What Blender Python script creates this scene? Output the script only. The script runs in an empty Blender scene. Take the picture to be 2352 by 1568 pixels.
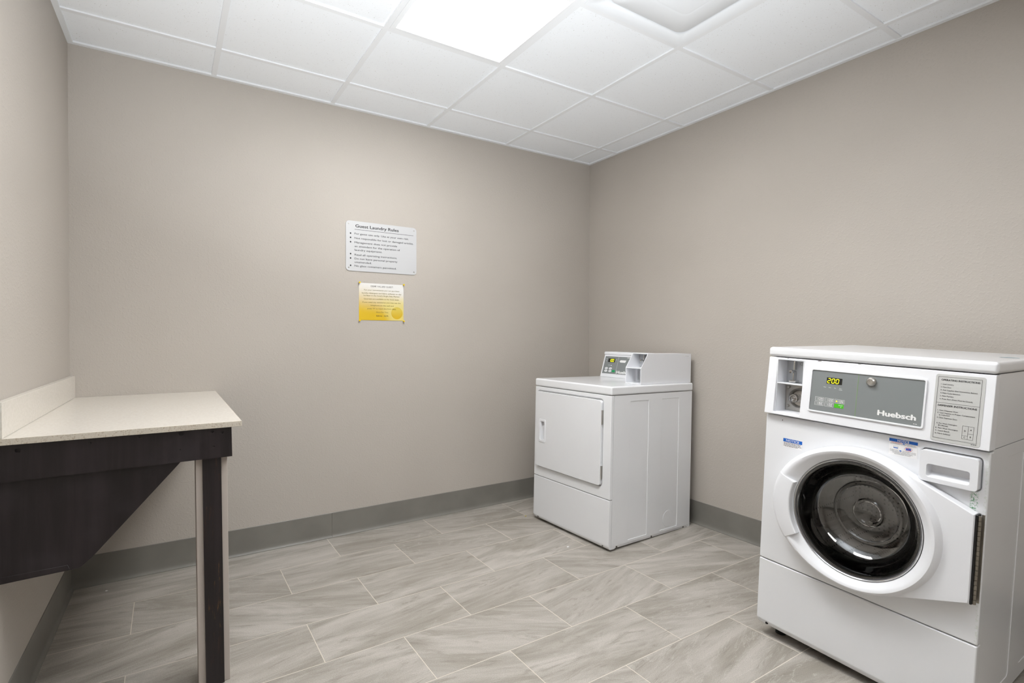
import bpy, bmesh, math, random
from mathutils import Vector, Matrix, Euler
sc = bpy.context.scene
PI = math.pi
random.seed(7)
# ---------------------------------------------------------------- camera
CAM = (-2.8399, -3.2166, 1.1983); YAW, PITCH, ROLL = .5783, -.0097, .0014
cd = bpy.data.cameras.new('camera'); cam = bpy.data.objects.new('camera', cd); sc.collection.objects.link(cam)
sc.camera = cam
cd.sensor_width = 36; cd.lens = 1213.57 * 36 / 2352; cd.clip_start = .02
_f = Vector((math.sin(YAW)*math.cos(PITCH), math.cos(YAW)*math.cos(PITCH), math.sin(PITCH)))
_r = Vector((math.cos(YAW), -math.sin(YAW), 0)); _u = _r.cross(_f)
_r, _u = _r*math.cos(ROLL) + _u*math.sin(ROLL), -_r*math.sin(ROLL) + _u*math.cos(ROLL)
M = Matrix((( _r.x, _u.x, -_f.x, CAM[0]), (_r.y, _u.y, -_f.y, CAM[1]), (_r.z, _u.z, -_f.z, CAM[2]), (0, 0, 0, 1)))
cam.matrix_world = M
# ---------------------------------------------------------------- world, light levels, exposure
w = bpy.data.worlds.new('world'); sc.world = w; w.use_nodes = True
w.node_tree.nodes['Background'].inputs[0].default_value = (.93, .97, 1, 1)
w.node_tree.nodes['Background'].inputs[1].default_value = .2      # the room is closed; the world only matters outside it
LAMP = 22.5                                                         # radiance of the ceiling troffer lenses
LAMP_FILL = 9.5  # radiance of the added fill panel behind the camera
vs = sc.view_settings
vs.view_transform = 'Standard'; vs.look = 'None'; vs.gamma = 1; vs.use_curve_mapping = False
vs.exposure = .05
fl = bpy.data.lights.new('added_bounce_fill', 'AREA'); fo = bpy.data.objects.new('added_bounce_fill', fl); sc.collection.objects.link(fo)
fl.shape = 'DISK'; fl.size = .35; fl.spread = math.radians(90); fl.energy = 33; fl.color = (.93, .97, 1)                   # added fill light behind the camera, aimed up to brighten the ceiling
fo.location = (-2.7, -3.35, .95); fo.rotation_euler = (Vector((.28, .7, 1.0))).to_track_quat('-Z', 'Y').to_euler()
H = 2.568; W = 3.2347; YF = -5.2                                   # room height, width, far end behind the camera
EX, RY, T = .1897, .3142, .6096                                     # ceiling grid offsets

# ---------------------------------------------------------------- helpers
def lin(c):
    return tuple(((v/255)/12.92 if v/255 <= .04045 else ((v/255+.055)/1.055)**2.4) for v in c) + (1,)
class NT:
    def __init__(s, name):
        s.m = bpy.data.materials.new(name); s.m.use_nodes = True; s.t = s.m.node_tree
        s.b = s.t.nodes['Principled BSDF']; s.out = s.t.nodes['Material Output']
    def n(s, typ, ins=None, **kw):
        nd = s.t.nodes.new(typ)
        for k, v in kw.items(): setattr(nd, k, v)
        for k, v in (ins or {}).items(): s.set(nd.inputs[k], v)
        return nd
    def set(s, sock, v):
        if isinstance(v, bpy.types.NodeSocket): s.t.links.new(v, sock)
        elif isinstance(v, bpy.types.Node): s.t.links.new(v.outputs[0], sock)
        else: sock.default_value = v
    def bs(s, **kw):
        for k, v in kw.items(): s.set(s.b.inputs[k.replace('_', ' ')], v)
    def math(s, op, a, b=0., c=None):
        nd = s.n('ShaderNodeMath', operation=op); s.set(nd.inputs[0], a); s.set(nd.inputs[1], b)
        if c is not None: s.set(nd.inputs[2], c)
        return nd.outputs[0]
    def mix(s, f, a, b):
        nd = s.n('ShaderNodeMix', data_type='RGBA'); s.set(nd.inputs[0], f); s.set(nd.inputs[6], a); s.set(nd.inputs[7], b)
        return nd.outputs[2]
    def rng(s, v, a, b, c=0., d=1.):
        nd = s.n('ShaderNodeMapRange', interpolation_type='SMOOTHSTEP'); s.set(nd.inputs[0], v)
        for i, q in enumerate((a, b, c, d)): nd.inputs[i+1].default_value = q
        return nd.outputs[0]
    def obj(s):
        return s.n('ShaderNodeTexCoord').outputs['Object']
    def noise(s, vec, scale, detail=3., rough=.5, dist=0.):
        return s.n('ShaderNodeTexNoise', {'Vector': vec, 'Scale': scale, 'Detail': detail, 'Roughness': rough, 'Distortion': dist}).outputs[0]
    def bump(s, h, strength, dist=.001):
        nd = s.n('ShaderNodeBump', {'Height': h, 'Strength': strength, 'Distance': dist}); s.set(s.b.inputs['Normal'], nd.outputs[0])
def mat(name, rgb, rough=.5, metal=0., **kw):
    k = NT(name); k.bs(Base_Color=lin(rgb), Roughness=rough, Metallic=metal, **kw); return k.m
def emis(name, rgb, strength):
    k = NT(name); k.bs(Base_Color=lin(rgb), Emission_Color=lin(rgb), Emission_Strength=strength); return k.m

# ---------------------------------------------------------------- materials
def m_wall():
    k = NT('painted_orange_peel_wall'); o = k.obj()
    big = k.noise(o, 1.1, 2.); f = k.rng(big, .3, .7)
    c = k.mix(f, lin((181, 174, 166)), lin((186, 179, 171)))
    sp = k.rng(k.noise(o, 9., 2.), .76, .8)
    c = k.mix(k.math('MULTIPLY', sp, .12), c, lin((120, 112, 100)))
    k.bs(Base_Color=c, Roughness=.6)
    h = k.math('ADD', k.noise(o, 150., 3., .6), k.math('MULTIPLY', k.rng(k.noise(o, 85., 2.), .5, .7), .7))
    k.bump(h, .3, .0022); return k.m
def m_tile_ceiling():
    k = NT('mineral_ceiling_tile'); o = k.obj()
    n = k.noise(o, 160., 2., .6); p = k.rng(n, .63, .72)
    d = k.rng(k.noise(o, 60., 1.), .4, .6)
    p = k.math('MULTIPLY', p, d)
    c = k.mix(k.math('MULTIPLY', p, .8), lin((243, 246, 250)), lin((172, 166, 156)))
    k.bs(Base_Color=c, Roughness=.9)
    k.bump(k.math('SUBTRACT', 1., p), .4, .002); return k.m
def m_floor():
    k = NT('wood_look_porcelain_tile'); o = k.obj()
    sx = k.n('ShaderNodeSeparateXYZ', {0: o}); X, Y = sx.outputs[0], sx.outputs[1]
    RW = .3068; JX, JY = -2.0536, -.0002
    v = k.math('DIVIDE', k.math('SUBTRACT', JY, Y), RW); row = k.math('FLOOR', v); fv = k.math('SUBTRACT', v, row)
    odd = k.math('MODULO', k.math('ADD', row, 100.), 2.)
    u = k.math('DIVIDE', k.math('SUBTRACT', k.math('ADD', X, k.math('MULTIPLY', odd, .3048)), JX), .6096)
    col = k.math('FLOOR', u); fu = k.math('SUBTRACT', u, col)
    du = k.math('MULTIPLY', k.math('MINIMUM', fu, k.math('SUBTRACT', 1., fu)), .6096)
    dv = k.math('MULTIPLY', k.math('MINIMUM', fv, k.math('SUBTRACT', 1., fv)), RW)
    g = k.rng(k.math('MINIMUM', du, dv), .0011, .0019, 1., 0.)
    tid = k.n('ShaderNodeCombineXYZ', {0: col, 1: row}).outputs[0]
    wn = k.n('ShaderNodeTexWhiteNoise', {'Vector': tid}, noise_dimensions='3D')
    rs = k.n('ShaderNodeSeparateXYZ', {0: wn.outputs['Color']}); r1, r2, r3 = rs.outputs
    ang = k.math('ADD', k.math('MULTIPLY', k.math('SUBTRACT', r1, .5), .9), .12)
    flat = k.n('ShaderNodeCombineXYZ', {0: X, 1: Y}).outputs[0]
    vr = k.n('ShaderNodeVectorRotate', {'Vector': flat, 'Angle': ang}, rotation_type='Z_AXIS').outputs[0]
    sp = k.n('ShaderNodeSeparateXYZ', {0: vr})
    P = k.n('ShaderNodeCombineXYZ', {0: k.math('MULTIPLY', sp.outputs[0], 1.0), 1: k.math('MULTIPLY', sp.outputs[1], 5.5), 2: k.math('MULTIPLY', r2, 60.)}).outputs[0]
    n1 = k.noise(P, 1.7, 6., .58, 1.1)
    n2 = k.noise(P, 3.2, 9., .72, 1.6)
    grain = k.noise(o, 300., 3., .65)
    base = k.mix(k.rng(n1, .3, .72), lin((156, 150, 141)), lin((193, 187, 180)))
    base = k.mix(k.math('MULTIPLY', k.rng(n2, .52, .72), .45), base, lin((205, 200, 195)))
    base = k.mix(k.math('MULTIPLY', k.rng(n2, .47, .34), .5), base, lin((128, 121, 110)))
    base = k.mix(k.math('MULTIPLY', k.rng(n2, .34, .25), .5), base, lin((104, 98, 88)))
    ridge = k.rng(k.math('ABSOLUTE', k.math('SUBTRACT', k.noise(P, 1.1, 8., .62, 1.9), .5)), .012, .0, 0., 1.)
    base = k.mix(k.math('MULTIPLY', k.math('MULTIPLY', ridge, k.rng(r3, .5, .8)), .45), base, lin((213, 209, 203)))
    base = k.mix(k.math('MULTIPLY', k.math('SUBTRACT', r3, .4), .38), base, lin((120, 113, 103)))
    base = k.mix(k.math('MULTIPLY', k.rng(grain, .38, .66), .3), base, lin((100, 94, 85)))
    c = k.mix(g, base, lin((212, 204, 192)))
    k.bs(Base_Color=c, Roughness=k.math('ADD', .42, k.math('MULTIPLY', g, .3)))
    k.b.inputs['Specular IOR Level'].default_value = .35
    k.bump(k.math('ADD', k.math('MULTIPLY', n2, .25), k.math('SUBTRACT', k.math('MULTIPLY', grain, .25), g)), .35, .0015); return k.m
def m_quartz():
    k = NT('speckled_quartz'); o = k.obj()
    n = k.noise(o, 330., 1.); n2 = k.noise(o, 120., 3.)
    c = k.mix(k.rng(n2, .35, .65), lin((219, 213, 203)), lin((225, 219, 210)))
    c = k.mix(k.math('MULTIPLY', k.rng(n, .70, .75), .22), c, lin((150, 130, 104)))
    k.bs(Base_Color=c, Roughness=.16); return k.m
def m_quartz_edge():
    k = NT('raw_quartz_edge'); o = k.obj()
    c = k.mix(k.rng(k.noise(o, 300., 2.), .52, .68), lin((206, 198, 184)), lin((178, 164, 146)))
    k.bs(Base_Color=c, Roughness=.55); return k.m
def m_dark_wood(name, wear):
    k = NT(name); o = k.obj()
    mp = k.n('ShaderNodeMapping', {'Vector': o, 'Scale': (14., 14., .9)}).outputs[0]
    n = k.noise(mp, 2.4, 6., .6)
    c = k.mix(k.rng(n, .35, .7), lin((22, 15, 17)), lin((38, 30, 33)))
    if wear:
        mq = k.n('ShaderNodeMapping', {'Vector': o, 'Scale': (60., 60., 5.)}).outputs[0]
        f = k.math('MULTIPLY', k.rng(k.noise(mq, 2., 5., .7), .57, .68), .6)
        c = k.mix(k.math('MULTIPLY', k.rng(k.noise(o, 11., 2.), .5, .62), f), c, lin((138, 96, 42)))
        c = k.mix(k.math('MULTIPLY', f, .35), c, lin((96, 58, 34)))
    else:
        c = k.mix(k.math('MULTIPLY', k.rng(k.noise(o, 6., 4.), .45, .8), .35), c, lin((66, 60, 65)))
    k.bs(Base_Color=c, Roughness=.42); return k.m
def m_rubber_base():
    k = NT('grey_vinyl_cove'); o = k.obj()
    c = k.mix(k.rng(k.noise(o, 5., 4.), .3, .7), lin((119, 116, 110)), lin((127, 124, 118)))
    k.bs(Base_Color=c, Roughness=.45); return k.m
def m_drum():
    k = NT('perforated_steel'); o = k.obj()
    v = k.n('ShaderNodeTexVoronoi', {'Vector': o, 'Scale': 62., 'Randomness': .15})
    f = k.rng(v.outputs['Distance'], .2, .27, 1., 0.)
    k.bs(Base_Color=k.mix(f, lin((168, 164, 160)), lin((12, 12, 12))), Metallic=1., Roughness=.28); return k.m
def m_glass():
    k = NT('dark_porthole_glass')
    tr = k.n('ShaderNodeBsdfTransparent', {0: (.80, .80, .80, 1)}); gl = k.n('ShaderNodeBsdfGlossy', {0: (1, 1, 1, 1), 'Roughness': .01})
    fr = k.n('ShaderNodeFresnel', {'IOR': 1.62})
    mx = k.n('ShaderNodeMixShader', {0: k.math('ADD', k.math('MULTIPLY', fr.outputs[0], 1.0), .05), 1: tr.outputs[0], 2: gl.outputs[0]})
    k.t.links.new(mx.outputs[0], k.out.inputs[0]); return k.m
def m_front():
    k = NT('washer_front_enamel'); o = k.obj()
    s = k.n('ShaderNodeSeparateXYZ', {0: o}); X, Z = s.outputs[0], s.outputs[2]
    bx = k.math('MULTIPLY', k.rng(k.math('ABSOLUTE', k.math('SUBTRACT', X, .652)), .006, .012, 1., 0.), k.rng(k.math('ABSOLUTE', k.math('SUBTRACT', Z, .742)), .025, .036, 1., 0.))
    f = k.math('MULTIPLY', bx, k.rng(k.noise(o, 190., 4., .7), .48, .6))
    h = k.math('MULTIPLY', k.rng(k.math('ABSOLUTE', k.math('SUBTRACT', X, .6775)), .002, .005, 1., 0.), k.rng(k.noise(o, 120., 3.), .5, .6))
    c = k.mix(f, lin((231, 232, 235)), lin((70, 140, 90)))
    c = k.mix(k.math('MULTIPLY', h, .18), c, lin((140, 170, 110)))
    k.bs(Base_Color=c, Roughness=.26); k.b.inputs['Coat Weight'].default_value = .3; return k.m
def m_note():
    k = NT('yellow_printed_paper'); o = k.obj()
    s = k.n('ShaderNodeSeparateXYZ', {0: o}); u = k.math('DIVIDE', s.outputs[0], .2865); v = k.math('DIVIDE', k.math('MULTIPLY', s.outputs[2], -1.), .228)
    g = k.rng(k.math('ADD', v, k.math('MULTIPLY', u, -.22)), -.1, .8)
    c = k.mix(g, lin((226, 225, 223)), lin((212, 176, 16)))
    pale = k.math('MULTIPLY', k.rng(k.math('ADD', u, k.math('MULTIPLY', v, -.35)), .2, .42), k.rng(v, .25, .6))
    c = k.mix(k.math('MULTIPLY', pale, .75), c, lin((222, 208, 128)))
    d = k.n('ShaderNodeVectorMath', {0: k.n('ShaderNodeCombineXYZ', {0: k.math('MULTIPLY', u, .2865), 1: k.math('MULTIPLY', v, .228)}).outputs[0], 1: (.2425, .181, 0)}, operation='DISTANCE').outputs['Value']
    c = k.mix(k.rng(d, .0375, .0385, 1., 0.), c, k.mix(k.rng(v, .6, .98), lin((214, 192, 84)), lin((208, 170, 12))))
    k.bs(Base_Color=c, Roughness=.5); return k.m
def m_brushed(name, rgb, rough):
    k = NT(name); o = k.obj(); mp = k.n('ShaderNodeMapping', {'Vector': o, 'Scale': (2., 2., 300.)}).outputs[0]
    c = k.mix(k.noise(mp, 3., 3.), lin(tuple(int(v*.96) for v in rgb)), lin(rgb)); k.bs(Base_Color=c, Roughness=rough, Metallic=.1); return k.m
MAT = dict(wall=m_wall(), ctile=m_tile_ceiling(), floor=m_floor(), quartz=m_quartz(), qedge=m_quartz_edge(),
    dark=m_dark_wood('espresso_stained_board', False), darkworn=m_dark_wood('worn_espresso_post', True),
    cream=mat('cream_painted_post', (188, 178, 170), .5), cove=m_rubber_base(), grid=mat('white_grid_metal', (236, 238, 241), .5),
    enamel=mat('white_enamel', (231, 232, 235), .24, Coat_Weight=.3), front=m_front(), plastic=mat('white_plastic', (233, 234, 238), .3),
    grey=mat('grey_panel_film', (128, 132, 133), .42), lens=None, black=mat('black_rubber', (16, 16, 17), .5),
    gasket=mat('dark_gasket', (88, 88, 91), .4), hinge=mat('weathered_hinge_steel', (150, 143, 132), .4, .7), chip=mat('rusty_chip', (74, 48, 40), .8), chrome=mat('chrome', (205, 205, 205), .15, 1.), steel=mat('satin_steel', (196, 193, 188), .3, .9),
    galv=mat('grey_coin_plate', (192, 194, 197), .4, .1), ink=mat('black_ink', (42, 42, 44), .6), olive=mat('olive_ink', (132, 122, 62), .6),
    dgrey=mat('dark_grey_ink', (92, 90, 88), .6), white=mat('white_ink', (238, 238, 238), .5), label=mat('silver_grey_label', (196, 196, 194), .4),
    sticker=mat('white_sticker', (236, 235, 236), .4), blue=mat('blue_print', (24, 98, 190), .4), red=mat('red_print', (205, 50, 45), .4),
    lime=mat('green_print', (74, 186, 20), .45), dkgreen=mat('green_button', (20, 150, 90), .4), screen=mat('display_window', (34, 34, 30), .2),
    drum=m_drum(), glass=m_glass(), sign=m_brushed('brushed_aluminium', (200, 201, 203), .5), note=m_note(), pin=mat('yellow_plastic_pin', (236, 200, 10), .35),
    yled=emis('yellow_segments', (245, 245, 10), 1.1), shade=mat('vent_shadow_gap', (190, 190, 188), .6), gloss=mat('glossy_white_vent', (236, 239, 243), .3),
    paper=mat('white_scrap', (236, 236, 236), .6), crumb=mat('yellow_crumb', (205, 190, 130), .8), teal=mat('faded_teal_sticker', (140, 165, 175), .5))
MAT['lens'] = emis('lit_troffer_lens', (255, 255, 253), LAMP)
MAT['fill_lens'] = emis('added_fill_panel_lens', (255, 255, 253), LAMP_FILL)

col = sc.collection
def finish(bm, bevel=0., seg=3, ang=32, smooth=True):
    bmesh.ops.remove_doubles(bm, verts=bm.verts, dist=1e-6)
    bmesh.ops.recalc_face_normals(bm, faces=bm.faces)
    if bevel:
        es = [e for e in bm.edges if len(e.link_faces) == 2 and e.calc_face_angle(0) > math.radians(32)]
        bmesh.ops.bevel(bm, geom=es, offset=bevel, segments=seg, profile=.5, affect='EDGES', clamp_overlap=True)
    for f in bm.faces: f.smooth = smooth
    for e in bm.edges:
        e.smooth = len(e.link_faces) == 2 and e.calc_face_angle(0) < math.radians(ang)
def new(name, bm, m, parent=None, bevel=0., seg=3, warp=None, loc=None, smooth=True, raw=False):
    if not raw: finish(bm, bevel, seg, smooth=smooth)
    if warp:
        for v in bm.verts: v.co = warp(v.co)
    me = bpy.data.meshes.new(name); bm.to_mesh(me); bm.free()
    for q in (m if isinstance(m, (list, tuple)) else [m]): me.materials.append(MAT[q] if isinstance(q, str) else q)
    o = bpy.data.objects.new(name, me); col.objects.link(o)
    if bevel and smooth: md = o.modifiers.new('wn', 'WEIGHTED_NORMAL'); md.keep_sharp = True; md.weight = 80
    if parent: o.parent = parent
    if loc: o.location = loc
    return o
def tag(o, label=None, cat=None, group=None, kind=None):
    for k, v in (('label', label), ('category', cat), ('group', group), ('kind', kind)):
        if v: o[k] = v
    return o
def empty(name, loc, rot=(0, 0, 0)):
    o = bpy.data.objects.new(name, None); col.objects.link(o); o.location = loc; o.rotation_euler = rot; o.empty_display_size = .1; return o
def B(): return bmesh.new()
def box(bm, x0, x1, y0, y1, z0, z1):
    vs_ = [bm.verts.new(p) for p in ((x0,y0,z0),(x1,y0,z0),(x1,y1,z0),(x0,y1,z0),(x0,y0,z1),(x1,y0,z1),(x1,y1,z1),(x0,y1,z1))]
    for f in ((0,3,2,1),(4,5,6,7),(0,1,5,4),(1,2,6,5),(2,3,7,6),(3,0,4,7)): bm.faces.new([vs_[i] for i in f])
    return bm
def prism(bm, pts, a, b, ax='y'):
    mp = {'y': lambda p, t: (p[0], t, p[1]), 'x': lambda p, t: (t, p[0], p[1]), 'z': lambda p, t: (p[0], p[1], t)}[ax]
    A = [bm.verts.new(mp(p, a)) for p in pts]; Bv = [bm.verts.new(mp(p, b)) for p in pts]
    bm.faces.new(A); bm.faces.new(Bv[::-1]); n = len(pts)
    for i in range(n): bm.faces.new((A[i], Bv[i], Bv[(i+1) % n], A[(i+1) % n]))
    return bm
def rr(x0, x1, z0, z1, r, n=5):
    out = []
    for cx, cz, a in ((x1-r, z1-r, 0), (x0+r, z1-r, 90), (x0+r, z0+r, 180), (x1-r, z0+r, 270)):
        for i in range(n+1):
            t = math.radians(a + 90*i/n); out.append((cx + r*math.cos(t), cz + r*math.sin(t)))
    return out
def tube_pts(bm, c, r, a, b, ax='y', n=32):
    return prism(bm, [(c[0]+r*math.cos(2*PI*i/n), c[1]+r*math.sin(2*PI*i/n)) for i in range(n)], a, b, ax)
def lathe(bm, prof, c=(0, 0), n=64, closed=False):
    """profile of (radius, y) turned about the local Y axis through (x, z) = c"""
    rings = []
    for r, y in prof:
        if r < 1e-6: rings.append([bm.verts.new((c[0], y, c[1]))])
        else: rings.append([bm.verts.new((c[0]+r*math.cos(2*PI*i/n), y, c[1]+r*math.sin(2*PI*i/n))) for i in range(n)])
    if closed: rings.append(rings[0])
    for A, Bv in zip(rings, rings[1:]):
        for i in range(n):
            j = (i+1) % n
            if len(A) == 1 and len(Bv) == 1: continue
            if len(A) == 1: bm.faces.new((A[0], Bv[i], Bv[j]))
            elif len(Bv) == 1: bm.faces.new((A[i], Bv[0], A[j]))
            else: bm.faces.new((A[i], Bv[i], Bv[j], A[j]))
    return bm
def frame(bm, outer, inner, a, b):
    """flat ring between two outlines with equal point counts, thickness a..b along Y"""
    n = len(outer); R = [[bm.verts.new((p[0], y, p[1])) for p in pts] for pts, y in ((outer, a), (inner, a), (inner, b), (outer, b))]
    for k in range(4):
        A, Bv = R[k], R[(k+1) % 4]
        for i in range(n): bm.faces.new((A[i], Bv[i], Bv[(i+1) % n], A[(i+1) % n]))
    return bm
def cut(bm, *cutters):
    bmesh.ops.recalc_face_normals(bm, faces=bm.faces)
    def tmp(b):
        me = bpy.data.meshes.new('tmp'); b.to_mesh(me); b.free(); o = bpy.data.objects.new('tmp', me); col.objects.link(o); return o
    o = tmp(bm); cs = []
    for c in cutters:
        bmesh.ops.recalc_face_normals(c, faces=c.faces); q = tmp(c); cs.append(q)
        md = o.modifiers.new('b', 'BOOLEAN'); md.operation = 'DIFFERENCE'; md.solver = 'EXACT'; md.object = q
    dg = bpy.context.evaluated_depsgraph_get(); me = bpy.data.meshes.new_from_object(o.evaluated_get(dg))
    r = bmesh.new(); r.from_mesh(me)
    for q in [o] + cs: bpy.data.objects.remove(q)
    return r
def text(bm, s, x0, x1, zb, cap, align='L', bold=0., y=0., depth=.0002, maxw=True):
    """lettering on the XZ plane facing -Y: baseline zb, capital height cap, from x0 to x1 (stretched to fit)"""
    cu = bpy.data.curves.new('t', 'FONT'); cu.body = s; cu.size = 1; cu.resolution_u = 3; cu.extrude = 0
    o = bpy.data.objects.new('t', cu); col.objects.link(o)
    dg = bpy.context.evaluated_depsgraph_get(); me = bpy.data.meshes.new_from_object(o.evaluated_get(dg))
    xs = [v.co.x for v in me.vertices]; mn, mx = min(xs), max(xs)
    k = cap / .70; kx = (x1 - x0) / (mx - mn) if x1 is not None else k
    if x1 is None and align == 'C': x0 = x0 - (mx-mn)*k/2
    offs = [(0, 0)] if bold < .008 else [(-bold, 0), (bold, 0), (0, bold*.6), (0, -bold*.6)] + ([(-bold*.5, bold*.5), (bold*.5, -bold*.5), (0, 0)] if bold > .03 else [])
    for iq, (dx, dz) in enumerate(offs):
        m2 = me.copy(); m2.transform(Matrix(((kx, 0, 0, x0 - mn*kx + dx*k), (0, 0, -1, y - iq*.00004), (0, k, 0, zb + dz*k), (0, 0, 0, 1))))
        bm.from_mesh(m2); bpy.data.meshes.remove(m2)
    bpy.data.objects.remove(o); bpy.data.meshes.remove(me)
    return bm
def dashes(bm, x0, x1, z, h, y=0., gap=.3):
    x = x0
    while x < x1 - h:
        wd = min(h*random.uniform(1.5, 4.5), x1 - x); quad(bm, x, x+wd, z, z+h, y); x += wd + h*.7
    return bm
def quad(bm, x0, x1, z0, z1, y):
    bm.faces.new([bm.verts.new(p) for p in ((x0, y, z0), (x1, y, z0), (x1, y, z1), (x0, y, z1))]); return bm
def outline(bm, x0, x1, z0, z1, t, y):
    quad(bm, x0, x1, z1-t, z1, y); quad(bm, x0, x1, z0, z0+t, y); quad(bm, x0, x0+t, z0, z1, y); quad(bm, x1-t, x1, z0, z1, y); return bm

# ---------------------------------------------------------------- room shell
def struct(name, bm, m, **k): o = new(name, bm, m, **k); o['kind'] = 'structure'; return o
struct('floor', box(B(), -W-.3, .1, YF-.1, .1, -.1, 0), 'floor')
struct('wall_back', box(B(), -W-.3, .1, 0, .1, 0, H+.1), 'wall')
struct('wall_right', box(B(), 0, .1, YF-.1, 0, 0, H+.1), 'wall')
XL = lambda y: -3.2245 + .0225*y                                    # left wall is slightly out of square
wl = struct('wall_left', box(B(), -.1, 0, YF-.1, 0, 0, H+.1), 'wall', loc=(XL(0), 0, 0)); wl.rotation_euler.z = -math.atan(.0225)
front = box(B(), -W-.1, 0, YF-.1, YF, 0, H+.1)
struct('wall_front', front, 'wall')
ceil = struct('ceiling', box(B(), -W-.1, 0, YF, 0, H+.007, H+.1), 'ctile')
g = B()
xs = [-EX - k*T for k in range(0, 6) if -EX-k*T > -W+.02]; ys = [-RY - k*T for k in range(0, 9) if -RY-k*T > YF+.02]
for x in xs: box(g, x-.012, x+.012, YF, 0, H, H+.0075)
for i, y in enumerate(ys):
    edges = [XL(y)-.005] + sorted(xs) + [0]
    for a, b in zip(edges, edges[1:]): box(g, a+.0121, b-.0121, y-.012, y+.012, H+.0006, H+.0075)
new('ceiling_grid', g, 'grid', ceil, bevel=0, smooth=False)
g = B()
box(g, XL(0)-.001, 0, -.022, 0, H-.0015, H+.007); box(g, -.022, 0, YF, -.022, H-.0015, H+.007); prism(g, [(XL(-.022), -.022), (XL(YF), YF), (XL(YF)+.022, YF), (XL(-.022)+.022, -.022)], H-.0015, H+.007, 'z'); box(g, XL(YF)+.022, -.022, YF, YF+.022, H-.0015, H+.007)
struct('trim_1', g, 'grid', smooth=False)
# cove base profile: distance from wall, height
CV = [(0, 0), (.014, 0), (.0135, .003), (.008, .008), (.0045, .017), (.0032, .03), (.003, .144), (.0015, .146), (0, .146)]
def cove(name, spans, axis, base, sign):
    b = B()
    for a, c in spans:
        pts = [(base + sign*d, h) for d, h in CV]
        prism(b, pts, a, c, 'x' if axis == 'x' else 'y')
    return struct(name, b, 'cove')
cove('baseboard_back', [(XL(0)+.0005, -2.0225), (-2.0215, -.0005)], 'x', 0, -1)
cove('baseboard_right', [(YF+.001, -2.35), (-2.349, -.015)], 'y', 0, -1)
bl = cove('baseboard_left', [(YF+.001, -.015)], 'y', 0, 1)
for v in bl.data.vertices: v.co.x += XL(v.co.y)

# ---------------------------------------------------------------- ceiling troffers and air vent
def troffer(x0, y1, L, label, lens='lens'):
    """x0 = left grid line, y1 = grid line towards the back wall, L = length"""
    t = empty('ceiling_light', (x0 + T/2, y1 - L/2, H))
    tag(t, label, 'ceiling light')
    hx, hy = T/2 - .0125, L/2 - .0125
    b = B(); ins = [(.0, -.0005), (.022, -.0015), (.026, .002), (.028, .004)]
    rings = []
    for d, z in ins + [(.028, .006), (0, .006)]:
        rings.append([b.verts.new(p) for p in ((-hx+d, -hy+d, z), (hx-d, -hy+d, z), (hx-d, hy-d, z), (-hx+d, hy-d, z))])
    rings.append(rings[0])
    for A, C in zip(rings, rings[1:]):
        for i in range(4): b.faces.new((A[i], A[(i+1) % 4], C[(i+1) % 4], C[i]))
    new('frame', b, 'grid', t, smooth=False)
    l = new('lens', box(B(), -hx+.0282, hx-.0282, -hy+.0282, hy-.0282, .0025, .0055), lens, t)
    l['label'] = 'glowing white lens panel'
    return t
troffer(-EX-3*T, -RY-T, 2*T, 'large glowing white ceiling light panel over the middle of the room')
troffer(-EX-3*T, -RY-5*T, 2*T, 'added fill light panel on the ceiling behind the camera, out of view', 'fill_lens')  # unseen second panel, added to lift the sides of the machines
vt = empty('air_vent', (-EX-1.5*T, -RY-2.5*T, H))
tag(vt, 'glossy white square air diffuser set in the ceiling grid right of the light', 'air vent')
def rring(b, half, r, z): return [b.verts.new((p[0], p[1], z)) for p in rr(-half, half, -half, half, r, 6)]
b = B(); rings = [rring(b, T/2-.0125, .001, -.001), rring(b, .247, .02, -.0015), rring(b, .240, .03, .0035), rring(b, .232, .04, .005), rring(b, T/2-.0125, .001, .0055)]
for A, C in zip(rings, rings[1:] + rings[:1]):
    for i in range(len(A)): b.faces.new((A[i], A[(i+1) % len(A)], C[(i+1) % len(A)], C[i]))
new('frame', b, 'gloss', vt)
b = B(); rings = [rring(b, .228, .045, .0045), rring(b, .215, .045, -.004), rring(b, .14, .03, -.010), rring(b, .118, .03, -.0135), rring(b, .112, .03, -.0135)]
for A, C in zip(rings, rings[1:]):
    for i in range(len(A)): b.faces.new((A[i], A[(i+1) % len(A)], C[(i+1) % len(A)], C[i]))
b.faces.new(rings[0]); b.faces.new(rings[-1][::-1])
new('deflector', b, 'gloss', vt)
b = B(); rings = [rring(b, .098, .028, -.0138), rring(b, .096, .028, -.0205), rring(b, .09, .028, -.0215)]
for A, C in zip(rings, rings[1:]):
    for i in range(len(A)): b.faces.new((A[i], A[(i+1) % len(A)], C[(i+1) % len(A)], C[i]))
b.faces.new(rings[0]); b.faces.new(rings[-1][::-1])
new('center_plate', b, 'gloss', vt)

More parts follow.
